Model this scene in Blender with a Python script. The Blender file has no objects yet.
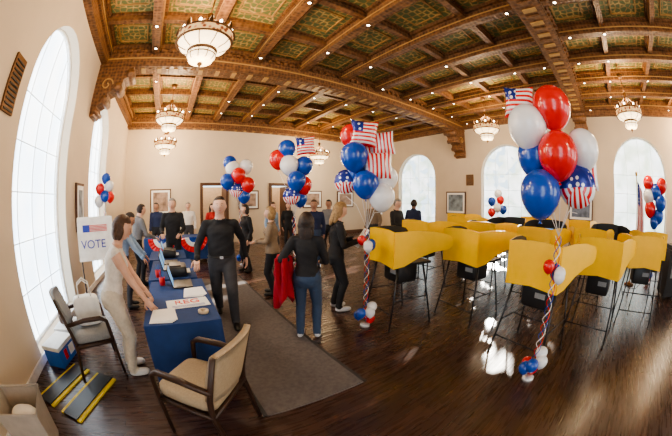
import bpy, math, random
import numpy as np
from mathutils import Vector, Matrix
random.seed(4)
V=Vector
# ---------------------------------------------------------------- materials
_m={}
def mat(name,col,rough=.6,metal=0,emis=0,var=.08,nscale=12,bump=0,coat=0,trans=0):
    if name in _m: return _m[name]
    m=bpy.data.materials.new(name);m.use_nodes=True;nt=m.node_tree;N=nt.nodes;L=nt.links
    b=N['Principled BSDF'];b.inputs['Roughness'].default_value=rough;b.inputs['Metallic'].default_value=metal
    tc=N.new('ShaderNodeTexCoord');no=N.new('ShaderNodeTexNoise');no.inputs['Scale'].default_value=nscale;no.inputs['Detail'].default_value=3
    L.new(tc.outputs['Object'],no.inputs['Vector'])
    r=N.new('ShaderNodeValToRGB');c=col
    r.color_ramp.elements[0].position=.3;r.color_ramp.elements[1].position=.7
    r.color_ramp.elements[0].color=(c[0]*(1-var),c[1]*(1-var),c[2]*(1-var),1)
    r.color_ramp.elements[1].color=(min(1,c[0]*(1+var)),min(1,c[1]*(1+var)),min(1,c[2]*(1+var)),1)
    L.new(no.outputs['Fac'],r.inputs['Fac']);L.new(r.outputs['Color'],b.inputs['Base Color'])
    if emis:
        L.new(r.outputs['Color'],b.inputs['Emission Color']);b.inputs['Emission Strength'].default_value=emis
    if bump:
        bp=N.new('ShaderNodeBump');bp.inputs['Strength'].default_value=bump;bp.inputs['Distance'].default_value=.01
        L.new(no.outputs['Fac'],bp.inputs['Height']);L.new(bp.outputs['Normal'],b.inputs['Normal'])
    if coat: b.inputs['Coat Weight'].default_value=coat
    if trans: b.inputs['Transmission Weight'].default_value=trans
    _m[name]=m;return m
def nodes(name):
    m=bpy.data.materials.new(name);m.use_nodes=True;return m,m.node_tree.nodes,m.node_tree.links,m.node_tree.nodes['Principled BSDF']
def m_floor():
    m,N,L,b=nodes('dark_wood_floor')
    tc=N.new('ShaderNodeTexCoord');mp=N.new('ShaderNodeMapping');L.new(tc.outputs['Object'],mp.inputs['Vector'])
    br=N.new('ShaderNodeTexBrick');br.inputs['Scale'].default_value=1
    br.inputs['Brick Width'].default_value=1.6;br.inputs['Row Height'].default_value=.09;br.inputs['Mortar Size'].default_value=.003
    br.inputs['Color1'].default_value=(.082,.042,.031,1);br.inputs['Color2'].default_value=(.048,.025,.020,1);br.inputs['Mortar'].default_value=(.012,.007,.006,1)
    L.new(mp.outputs['Vector'],br.inputs['Vector'])
    no=N.new('ShaderNodeTexNoise');no.inputs['Scale'].default_value=3;no.inputs['Detail'].default_value=6
    mp2=N.new('ShaderNodeMapping');mp2.inputs['Scale'].default_value=(1,9,1);L.new(tc.outputs['Object'],mp2.inputs['Vector']);L.new(mp2.outputs['Vector'],no.inputs['Vector'])
    mx=N.new('ShaderNodeMixRGB');mx.blend_type='OVERLAY';mx.inputs['Fac'].default_value=.5
    L.new(br.outputs['Color'],mx.inputs['Color1']);L.new(no.outputs['Fac'],mx.inputs['Color2']);L.new(mx.outputs['Color'],b.inputs['Base Color'])
    mr=N.new('ShaderNodeMapRange');mr.inputs['To Min'].default_value=.16;mr.inputs['To Max'].default_value=.40;L.new(no.outputs['Fac'],mr.inputs['Value']);L.new(mr.outputs['Result'],b.inputs['Roughness'])
    bp=N.new('ShaderNodeBump');bp.inputs['Strength'].default_value=.12;bp.inputs['Distance'].default_value=.01;L.new(no.outputs['Fac'],bp.inputs['Height']);L.new(bp.outputs['Normal'],b.inputs['Normal'])
    b.inputs['Specular IOR Level'].default_value=.55
    return m
def m_panel():
    m,N,L,b=nodes('painted_ceiling_panel')
    tc=N.new('ShaderNodeTexCoord')
    v=N.new('ShaderNodeTexVoronoi');v.inputs['Scale'].default_value=7.5;v.inputs['Randomness'].default_value=.55;v.feature='DISTANCE_TO_EDGE';L.new(tc.outputs['Object'],v.inputs['Vector'])
    w=N.new('ShaderNodeTexWave');w.wave_type='RINGS';w.inputs['Scale'].default_value=1.9;w.inputs['Distortion'].default_value=12;w.inputs['Detail'].default_value=3;L.new(tc.outputs['Object'],w.inputs['Vector'])
    r=N.new('ShaderNodeValToRGB');e=r.color_ramp.elements
    e[0].position=0;e[0].color=(.78,.56,.22,1);e[1].position=1;e[1].color=(.14,.18,.07,1)
    x=e.new(.25);x.color=(.58,.42,.15,1);x=e.new(.5);x.color=(.26,.28,.11,1);x=e.new(.75);x.color=(.50,.22,.08,1)
    mx=N.new('ShaderNodeMath');mx.operation='MULTIPLY_ADD';mx.inputs[1].default_value=4.5;L.new(v.outputs['Distance'],mx.inputs[0])
    m2=N.new('ShaderNodeMath');m2.operation='MULTIPLY';m2.inputs[1].default_value=.6;L.new(w.outputs['Fac'],m2.inputs[0]);L.new(m2.outputs[0],mx.inputs[2])
    L.new(mx.outputs[0],r.inputs['Fac']);L.new(r.outputs['Color'],b.inputs['Base Color']);b.inputs['Roughness'].default_value=.6
    return m
def m_beam():
    m,N,L,b=nodes('carved_beam_wood')
    tc=N.new('ShaderNodeTexCoord')
    no=N.new('ShaderNodeTexNoise');no.inputs['Scale'].default_value=9;no.inputs['Detail'].default_value=5;L.new(tc.outputs['Object'],no.inputs['Vector'])
    v=N.new('ShaderNodeTexVoronoi');v.inputs['Scale'].default_value=12;v.inputs['Randomness'].default_value=.4;L.new(tc.outputs['Object'],v.inputs['Vector'])
    r=N.new('ShaderNodeValToRGB');e=r.color_ramp.elements
    e[0].position=.25;e[0].color=(.055,.022,.010,1);e[1].position=.8;e[1].color=(.34,.16,.065,1)
    a=N.new('ShaderNodeMixRGB');a.inputs['Fac'].default_value=.5;L.new(no.outputs['Fac'],a.inputs['Color1']);L.new(v.outputs['Distance'],a.inputs['Color2'])
    L.new(a.outputs['Color'],r.inputs['Fac']);L.new(r.outputs['Color'],b.inputs['Base Color']);b.inputs['Roughness'].default_value=.5
    bp=N.new('ShaderNodeBump');bp.inputs['Strength'].default_value=.8;bp.inputs['Distance'].default_value=.03;L.new(a.outputs['Color'],bp.inputs['Height']);L.new(bp.outputs['Normal'],b.inputs['Normal'])
    return m
def m_pane(name,s,green,sun_holes=False):
    m,N,L,b=nodes(name)
    tc=N.new('ShaderNodeTexCoord');no=N.new('ShaderNodeTexNoise');no.inputs['Scale'].default_value=1.6;no.inputs['Detail'].default_value=5;L.new(tc.outputs['Object'],no.inputs['Vector'])
    r=N.new('ShaderNodeValToRGB');e=r.color_ramp.elements
    e[0].position=.35;e[0].color=green;e[1].position=.6;e[1].color=(.86,.94,1,1)
    L.new(no.outputs['Fac'],r.inputs['Fac']);L.new(r.outputs['Color'],b.inputs['Emission Color']);b.inputs['Emission Strength'].default_value=s;b.inputs['Base Color'].default_value=(.8,.85,.9,1)
    if sun_holes:  # noise holes in the pane shape the sun into dappled floor patches
        n2=N.new('ShaderNodeTexNoise');n2.inputs['Scale'].default_value=2.6;n2.inputs['Detail'].default_value=2;L.new(tc.outputs['Object'],n2.inputs['Vector'])
        r2=N.new('ShaderNodeValToRGB');r2.color_ramp.elements[0].position=.56;r2.color_ramp.elements[1].position=.60;L.new(n2.outputs['Fac'],r2.inputs['Fac'])
        t=N.new('ShaderNodeBsdfTransparent');mx=N.new('ShaderNodeMixShader');L.new(r2.outputs['Color'],mx.inputs['Fac']);L.new(b.outputs[0],mx.inputs[1]);L.new(t.outputs[0],mx.inputs[2])
        L.new(mx.outputs[0],N['Material Output'].inputs['Surface'])
    return m
def m_stars():
    m,N,L,b=nodes('blue_foil_stars')
    tc=N.new('ShaderNodeTexCoord');v=N.new('ShaderNodeTexVoronoi');v.inputs['Scale'].default_value=16;v.inputs['Randomness'].default_value=.3;L.new(tc.outputs['Object'],v.inputs['Vector'])
    r=N.new('ShaderNodeValToRGB');e=r.color_ramp.elements;r.color_ramp.interpolation='CONSTANT'
    e[0].color=(.9,.9,.9,1);e[1].position=.3;e[1].color=(.02,.04,.28,1)
    L.new(v.outputs['Distance'],r.inputs['Fac']);L.new(r.outputs['Color'],b.inputs['Base Color']);b.inputs['Roughness'].default_value=.25;b.inputs['Metallic'].default_value=.2
    return m
def m_frieze():
    m,N,L,b=nodes('chandelier_frieze')
    tc=N.new('ShaderNodeTexCoord');v=N.new('ShaderNodeTexVoronoi');v.inputs['Scale'].default_value=14;L.new(tc.outputs['Object'],v.inputs['Vector'])
    r=N.new('ShaderNodeValToRGB');e=r.color_ramp.elements
    e[0].position=.3;e[0].color=(.22,.06,.02,1);e[1].position=.55;e[1].color=(1,.62,.28,1)
    L.new(v.outputs['Distance'],r.inputs['Fac']);L.new(r.outputs['Color'],b.inputs['Base Color']);L.new(r.outputs['Color'],b.inputs['Emission Color']);b.inputs['Emission Strength'].default_value=.6
    return m
FLOOR=m_floor();PANEL=m_panel();BEAM=m_beam();STARS=m_stars();FRIEZE=m_frieze()
PANE_L=m_pane('window_daylight_left',4.0,(.62,.80,.98,1));PANE_R=m_pane('window_daylight_right',2.2,(.34,.52,.42,1),True);PANE_R2=m_pane('window_daylight_curtained',2.2,(.34,.52,.42,1));PANE_F=m_pane('window_daylight_front',4.2,(.85,.85,.82,1))  # R2 has no holes, to keep sun out; F is added fill glow
WALL=mat('cream_plaster',(.66,.555,.43),.85,var=.03,nscale=2)
TRIM=mat('dark_trim_wood',(.10,.045,.022),.5)
WHITE=mat('white_paint',(.85,.85,.83),.5);PAPER=mat('paper_white',(.9,.9,.9),.7,var=.02)
BLACK=mat('black_plastic',(.018,.018,.02),.4);DARKMET=mat('dark_metal',(.05,.05,.055),.35,metal=.7)
YELLOW=mat('yellow_plastic',(.95,.56,.012),.42,var=.03);BLUEC=mat('blue_tablecloth',(.016,.055,.20),.8,bump=.2)
BLUEP=mat('blue_plastic',(.03,.14,.5),.4);REDP=mat('red_ink',(.7,.03,.03),.5);BLUEINK=mat('blue_ink',(.03,.06,.4),.5)
TAN=mat('tan_upholstery',(.43,.34,.23),.9,bump=.3,nscale=60);GREYU=mat('grey_upholstery',(.30,.31,.32),.9,bump=.3,nscale=60)
WALNUT=mat('walnut_frame',(.05,.025,.016),.4);BRONZE=mat('bronze_metal',(.16,.08,.035),.4,metal=.6)
GLOW=mat('chandelier_glass',(1,.76,.46),.4,emis=3.0,var=.03);BULB=mat('warm_bulb',(1,.9,.7),.4,emis=18,var=0)
BR=mat('balloon_red',(.72,.025,.025),.22,var=.05,coat=.5);BB=mat('balloon_blue',(.012,.08,.45),.22,var=.05,coat=.5);BW=mat('balloon_white',(.86,.87,.90),.25,var=.03,coat=.5)
SILV=mat('silver_foil',(.75,.75,.78),.25,metal=.5);RUGM=mat('grey_rug',(.145,.13,.13),.95,var=.18,nscale=25,bump=.4);RUGE=mat('rug_border',(.06,.055,.055),.9)
SCREEN=mat('lit_screen',(.25,.5,.85),.3,emis=.6)
# ---------------------------------------------------------------- mesh builder
def frame(d):
    d=d.normalized();a=V((0,0,1)) if abs(d.z)<.95 else V((1,0,0))
    x=a.cross(d).normalized();return x,d.cross(x).normalized()
class MB:
    def __init__(s,name): s.n=name;s.v=[];s.f=[];s.mi=[];s.sm=[];s.mats=[];s.M=Matrix.Identity(4)
    def mid(s,m):
        if m not in s.mats: s.mats.append(m)
        return s.mats.index(m)
    def add(s,vs,fs,m,smooth=True):
        o=len(s.v);s.v+=[tuple(s.M@V(v)) for v in vs]
        ml=m if isinstance(m,list) else None
        for i,f in enumerate(fs):
            s.f.append([o+j for j in f]);s.mi.append(s.mid(ml[i] if ml else m));s.sm.append(smooth)
    def box(s,c,d,m,rz=0,rx=0,ry=0):
        R=Matrix.Rotation(rz,3,'Z')@Matrix.Rotation(ry,3,'Y')@Matrix.Rotation(rx,3,'X');h=[q/2 for q in d];vs=[]
        for x in(-1,1):
            for y in(-1,1):
                for z in(-1,1): vs.append(V(c)+R@V((x*h[0],y*h[1],z*h[2])))
        s.add(vs,[(0,1,3,2),(4,6,7,5),(0,4,5,1),(2,3,7,6),(0,2,6,4),(1,5,7,3)],m,False)
    def rbox(s,c,d,m,e=.3,R=None,n=20):
        vs=[];fs=[];k=n//2
        sg=lambda a:math.copysign(abs(a)**e,a)
        for i in range(k+1):
            ph=-math.pi/2+math.pi*i/k
            for j in range(n):
                th=2*math.pi*j/n
                p=V((sg(math.cos(ph))*sg(math.cos(th))*d[0]/2,sg(math.cos(ph))*sg(math.sin(th))*d[1]/2,sg(math.sin(ph))*d[2]/2))
                if R: p=R@p
                vs.append(V(c)+p)
        for i in range(k):
            for j in range(n): fs.append((i*n+j,i*n+(j+1)%n,(i+1)*n+(j+1)%n,(i+1)*n+j))
        s.add(vs,fs,m)
    def ell(s,c,r,m,n=16,R=None): s.rbox(c,(2*r[0],2*r[1],2*r[2]),m,1,R,n)
    def tube(s,pts,r,m,n=8,caps=True):
        pts=[V(p) for p in pts];k=len(pts);rs=r if isinstance(r,(list,tuple)) else [r]*k;vs=[];fs=[];x0=None
        for i,p in enumerate(pts):
            d=(pts[min(i+1,k-1)]-pts[max(i-1,0)])
            if d.length<1e-6:d=V((0,0,1))
            d.normalize()
            if x0 is None: x0,_=frame(d)
            x0=(x0-d*x0.dot(d));
            if x0.length<1e-5:x0,_=frame(d)
            x0.normalize();y=d.cross(x0)
            for j in range(n):
                a=2*math.pi*j/n;vs.append(p+(x0*math.cos(a)+y*math.sin(a))*rs[i])
        for i in range(k-1):
            for j in range(n): fs.append((i*n+j,i*n+(j+1)%n,(i+1)*n+(j+1)%n,(i+1)*n+j))
        if caps: fs+= [tuple(range(n-1,-1,-1)),tuple((k-1)*n+j for j in range(n))]
        s.add(vs,fs,m)
    def lathe(s,pr,m,n=20,c=(0,0,0)):
        vs=[];fs=[]
        for r,z in pr:
            for j in range(n):
                a=2*math.pi*j/n;vs.append((c[0]+r*math.cos(a),c[1]+r*math.sin(a),c[2]+z))
        for i in range(len(pr)-1):
            for j in range(n): fs.append((i*n+j,i*n+(j+1)%n,(i+1)*n+(j+1)%n,(i+1)*n+j))
        s.add(vs,fs,m)
    def prism(s,poly,off,m,m2=None):
        a=[V(p) for p in poly];o=V(off);n=len(a);vs=a+[p+o for p in a]
        fs=[tuple(range(n)),tuple(range(2*n-1,n-1,-1))]+[(i,(i+1)%n,n+(i+1)%n,n+i) for i in range(n)]
        s.add(vs,fs,[m,m2 or m]+[m]*n,False)
    def build(s,loc=(0,0,0),rz=0,bevel=0):
        me=bpy.data.meshes.new(s.n);me.from_pydata(s.v,[],s.f);me.update()
        for m in s.mats: me.materials.append(m)
        me.polygons.foreach_set('material_index',s.mi);me.polygons.foreach_set('use_smooth',s.sm)
        o=bpy.data.objects.new(s.n,me);bpy.context.collection.objects.link(o);o.location=loc;o.rotation_euler=(0,0,rz)
        if bevel:
            b=o.modifiers.new('b','BEVEL');b.width=bevel;b.segments=2;b.limit_method='ANGLE'
        return o
def text(body,size,m,loc,rot,parent,name='lettering',ext=.002):
    c=bpy.data.curves.new(name,'FONT');c.body=body;c.size=size;c.extrude=ext;c.align_x='CENTER';c.align_y='CENTER'
    o=bpy.data.objects.new(name,c);bpy.context.collection.objects.link(o);o.data.materials.append(m)
    o.parent=parent;o.location=loc;o.rotation_euler=rot;return o
# ---------------------------------------------------------------- room
X0,X1,Y0,Y1,HC=-2.1,10.4,-7.0,11.5,5.25
def arch_pts(c,w,sill,spring,n=14):
    r=w/2;pts=[(c-r,sill),(c-r,spring)]
    for i in range(1,n): 
        a=math.pi-math.pi*i/n;pts.append((c+r*math.cos(a),spring+r*math.sin(a)))
    pts+=[(c+r,spring),(c+r,sill)];return pts
def wall(name,axis,pos,s0,s1,wins,out):
    b=MB(name);to=(lambda s,z,o=0:(pos+o*out,s,z)) if axis=='x' else (lambda s,z,o=0:(s,pos+o*out,z))
    q=lambda a,bb,c,d:b.add([to(*a),to(*bb),to(*c),to(*d)],[(0,1,2,3)],WALL,False)
    cur=s0
    for (c,w,sill,spring) in sorted(wins):
        l,r=c-w/2,c+w/2
        q((cur,0),(l,0),(l,HC+.1),(cur,HC+.1))
        if sill>0:q((l,0),(r,0),(r,sill),(l,sill))
        P=arch_pts(c,w,sill,spring)
        for i in range(1,len(P)-2): q(P[i],P[i+1],(P[i+1][0],HC+.1),(P[i][0],HC+.1))
        for i in range(len(P)):
            a=P[i];e=P[(i+1)%len(P)]
            b.add([to(*a),to(*e),to(e[0],e[1],.3),to(a[0],a[1],.3)],[(0,1,2,3)],WALL,False)
        cur=r
    q((cur,0),(s1,0),(s1,HC+.1),(cur,HC+.1))
    return b.build()
LW=[(3.80,1.95,.1,3.35),(7.15,1.7,.1,3.35),(-1.8,2.0,.1,3.3)]
RW=[(8.6,2.3,.35,2.8),(3.9,2.3,.35,2.8),(-1.85,2.4,.35,2.85)]
FW=[(.5,2.4,.3,2.8),(4.2,2.4,.3,2.8),(7.9,2.4,.3,2.8)]  # unseen windows added behind the camera as fill light
wall('wall_left','x',X0,Y0,Y1,LW,-1);wall('wall_right','x',X1,Y0,Y1,RW,1);wall('wall_front','y',Y0,X0,X1,FW,-1)
wn=1
for axis,pos,ws,out,PM in(('x',X0,LW,-1,PANE_L),('x',X1,RW,1,PANE_R),('y',Y0,FW,-1,PANE_F)):
    for (c,w,sill,spring) in ws:
        b=MB('window_%d'%wn);wn+=1
        to=(lambda s,z,o:(pos+o*out,s,z)) if axis=='x' else (lambda s,z,o:(s,pos+o*out,z))
        P=arch_pts(c,w,sill,spring);b.add([to(x,z,.28) for x,z in P],[tuple(range(len(P)))],(PANE_R2 if (PM is PANE_R and c<0) else PM),False)  # rearmost right pane stays solid to stop its sun patch
        b.tube([to(x,z,.22) for x,z in P+[P[0]]],.035,WHITE,6)
        for k in (-.25,0,.25): b.tube([to(c+k*w,sill,.25),to(c+k*w,spring+math.sqrt(max(0,(w/2)**2-(k*w)**2)),.25)],.009,WHITE,5)
        z=sill+.6
        while z<spring+.3: b.tube([to(c-w/2,z,.25),to(c+w/2,z,.25)],.008,WHITE,5);z+=.62
        b.build()
b=MB('wall_back')
doors=[(1.25,2.35,2.35),(4.3,5.2,2.35)]
cur=X0
for l,r,h in doors:
    b.add([(cur,Y1,0),(l,Y1,0),(l,Y1,HC+.1),(cur,Y1,HC+.1)],[(0,1,2,3)],WALL,False)
    b.add([(l,Y1,h),(r,Y1,h),(r,Y1,HC+.1),(l,Y1,HC+.1)],[(0,1,2,3)],WALL,False);cur=r
b.add([(cur,Y1,0),(X1,Y1,0),(X1,Y1,HC+.1),(cur,Y1,HC+.1)],[(0,1,2,3)],WALL,False);b.build()
HALL=mat('warm_hall_wall',(.62,.44,.28),.8,emis=.25)  # lit look of the hall put into its walls as weak emission
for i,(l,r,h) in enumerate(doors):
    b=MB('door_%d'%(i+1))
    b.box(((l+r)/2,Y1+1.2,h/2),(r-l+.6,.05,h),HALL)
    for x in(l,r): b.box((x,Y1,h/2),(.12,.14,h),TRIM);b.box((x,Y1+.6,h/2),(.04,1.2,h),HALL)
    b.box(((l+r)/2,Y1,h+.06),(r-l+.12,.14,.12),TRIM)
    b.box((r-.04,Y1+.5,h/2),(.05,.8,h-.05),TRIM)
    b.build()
b=MB('floor');b.add([(X0-.3,Y0-.3,0),(X1+.3,Y0-.3,0),(X1+.3,Y1+1.4,0),(X0-.3,Y1+1.4,0)],[(0,1,2,3)],FLOOR,False);b.build()
b=MB('ceiling');b.add([(X0-.4,Y0-.4,HC),(X1+.4,Y0-.4,HC),(X1+.4,Y1+.2,HC),(X0-.4,Y1+.2,HC)],[(3,2,1,0)],PANEL,False);b.build()
for nm,c,d in(('baseboard_left',(X0+.02,(Y0+Y1)/2,.05),(.03,Y1-Y0,.10)),('baseboard_right',(X1-.02,(Y0+Y1)/2,.09),(.03,Y1-Y0,.18)),('baseboard_back',(7.8,Y1-.02,.09),(5.1,.03,.18))):
    b=MB(nm);b.box(c,d,WHITE if 'left' in nm else TRIM);b.build()
MBY=[-5.0,.5,6.0,11.3]
b=MB('ceiling_beams')
GOLDB=mat('gilded_moulding',(.48,.28,.10),.5)
for y in MBY:
    w=.46 if y<11 else .36
    b.box(((X0+X1)/2,y,HC-.30),(X1-X0,w,.60),BEAM)
    b.box(((X0+X1)/2,y,HC-.13),(X1-X0,w+.16,.10),BEAM);b.box(((X0+X1)/2,y,HC-.56),(X1-X0,w+.06,.05),BEAM)
    b.box(((X0+X1)/2,y,HC-.40),(X1-X0,w+.04,.03),GOLDB)
    x=X0+.1
    while x<X1:
        for sy in(-1,1): b.box((x,y+sy*(w/2+.03),HC-.22),(.09,.06,.07),BEAM)
        b.box((x,y,HC-.605),(.10,w*.55,.03),GOLDB if int(x*5)%2 else BEAM)
        x+=.2
x=X0+.12;xs=[]
while x<X1: xs.append(x);x+=1.22
for x in xs:
    b.box((x,(Y0+Y1)/2,HC-.15),(.18,Y1-Y0,.30),BEAM);b.box((x,(Y0+Y1)/2,HC-.05),(.30,Y1-Y0,.07),BEAM)
    for sx in(-1,1): b.box((x+sx*.093,(Y0+Y1)/2,HC-.2),(.012,Y1-Y0,.025),GOLDB)
cys=[]
for i in range(3):
    for k in(1,2,3): cys.append(MBY[i]+(MBY[i+1]-MBY[i])*k/4)
for y in cys: b.box(((X0+X1)/2,y,HC-.09),(X1-X0,.13,.18),BEAM);b.box(((X0+X1)/2,y,HC-.03),(X1-X0,.22,.05),BEAM)
ey=sorted(cys+MBY)
for i in range(len(ey)-1):
    ya,yb=ey[i]+.36,ey[i+1]-.36
    for x in xs[:-1]:
        xa,xb=x+.27,x+.95
        for c,d in((((xa+xb)/2,ya),(xb-xa,.03)),(((xa+xb)/2,yb),(xb-xa,.03)),((xa,(ya+yb)/2),(.03,yb-ya)),((xb,(ya+yb)/2),(.03,yb-ya))): b.box((c[0],c[1],HC-.012),(d[0],d[1],.024),GOLDB)
b.box((X0+.08,(Y0+Y1)/2,HC-.25),(.16,Y1-Y0,.5),BEAM);b.box((X1-.08,(Y0+Y1)/2,HC-.25),(.16,Y1-Y0,.5),BEAM)
b.build()
b=MB('ceiling_spotlights')
for y in cys+[m+dy for m in MBY[1:3] for dy in(-.5,.5)]:
    for x in xs:
        if random.random()<.6:
            b.lathe([(.001,0),(.032,0)],BULB,10,(x,y,HC-.305));b.lathe([(.032,-.002),(.05,0),(.05,.02)],BRONZE,10,(x,y,HC-.308))
b.build()
for y in MBY[:3]:
    for side,xw in((1,X0),(-1,X1)):
        b=MB('beam_corbel');w=.46
        prof=[(0,0),(.10,.02),(.17,.12),(.14,.24),(.26,.30),(.38,.40),(.36,.52),(.52,.58),(.68,.68),(.70,.80),(.86,.90),(.90,1.12),(0,1.12)]
        b.prism([(xw+side*px,y-w/2,HC-.60-1.12+pz) for px,pz in prof],(0,w,0),BEAM)
        for zz,xx,rr in((.12,.13,.06),(.36,.30,.08),(.64,.60,.09),(.95,.84,.10)): b.tube([(xw+side*xx,y-w/2-.04,HC-1.72+zz),(xw+side*xx,y+w/2+.04,HC-1.72+zz)],rr,BEAM,12)
        for sy in(-1,1): b.tube([(xw+side*(.30+.16*math.cos(t)*(1-t/9)),y+sy*(w/2+.005),HC-1.02+.16*math.sin(t)*(1-t/9)) for t in [q*.4 for q in range(20)]],.018,GOLDB,6)
        b.build()
def chandelier(x,y,z,s=1.0):
    b=MB('chandelier')
    b.lathe([(.001,HC-z-.28),(.10,HC-z-.28),(.07,HC-z-.36),(.02,HC-z-.40)],BRONZE,14)
    b.tube([(0,0,.5*s),(0,0,HC-z-.3)],.014,BRONZE,6)
    b.lathe([(.001,.55),(.06,.5),(.03,.42),(.07,.38),(.001,.34)],BRONZE,12)
    R=.41*s
    b.lathe([(R-.02,-.07),(R+.015,-.085),(R+.02,-.06),(R,-.055),(R,.055),(R+.02,.06),(R+.015,.085),(R-.02,.07)],BRONZE,28)
    b.lathe([(R+.006,-.055),(R+.006,.055)],FRIEZE,28)
    b.lathe([(R-.02,-.06),(R*.85,-.13),(R*.6,-.18),(R*.52,-.19)],GLOW,28)
    b.lathe([(R-.03,.0),(.001,.02)],GLOW,28)
    b.lathe([(R*.54,-.17),(R*.54,-.2),(R*.5,-.22),(R*.5,-.23)],BRONZE,24)
    b.lathe([(R*.5,-.23),(R*.5,-.31),(R*.42,-.36),(.001,-.39)],GLOW,24)
    b.lathe([(R*.52,-.265),(R*.52,-.285)],BRONZE,24)
    for i in range(10):
        a=2*math.pi*i/10;cx,cy=math.cos(a),math.sin(a);b.tube([(cx*R*.98,cy*R*.98,-.07),(cx*R*.86,cy*R*.86,-.135),(cx*R*.6,cy*R*.6,-.188)],.007,BRONZE,5);b.tube([(cx*R*.51,cy*R*.51,-.23),(cx*R*.51,cy*R*.51,-.31),(cx*R*.42,cy*R*.42,-.365)],.006,BRONZE,5)
    b.lathe([(.03,-.37),(.04,-.41),(.015,-.44),(.001,-.48)],BRONZE,10)
    for i in range(8):
        a=2*math.pi*i/8;cx,cy=math.cos(a),math.sin(a)
        b.tube([(cx*.05,cy*.05,.40*s),(cx*R*.6,cy*R*.6,.22*s),(cx*R,cy*R,.08)],.008,BRONZE,5)
        b.lathe([(.028,0),(.035,.05),(.014,.12),(.001,.16)],BRONZE,8,(cx*(R+.01),cy*(R+.01),.06))
        a+=.39;cx,cy=math.cos(a),math.sin(a)
        b.lathe([(.02,0),(.02,.05)],BRONZE,8,(cx*(R-.03),cy*(R-.03),.06));b.ell((cx*(R-.03),cy*(R-.03),.135),(.022,.022,.035),BULB,8)
    o=b.build((x,y,z))
    l=bpy.data.lights.new('chandelier_glow_light','POINT');l.energy=150;l.color=(1,.72,.42);l.shadow_soft_size=.3
    lo=bpy.data.objects.new('chandelier_glow_light',l);bpy.context.collection.objects.link(lo);lo.parent=o;lo.location=(0,0,.36)
    l=bpy.data.lights.new('chandelier_down_light','POINT');l.energy=85;l.color=(1,.80,.56);l.shadow_soft_size=.3
    lo=bpy.data.objects.new('chandelier_down_light',l);bpy.context.collection.objects.link(lo);lo.parent=o;lo.location=(0,0,-.8)
for p in((.2,3.55,3.98),(-.2,7.6,3.98),(-.35,10.3,3.8),(7.8,3.5,3.95),(7.4,-1.2,3.95),(5.9,10.0,3.6),(9.6,-4.2,3.9),(1.5,-3.0,3.9)): chandelier(*p)
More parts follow.
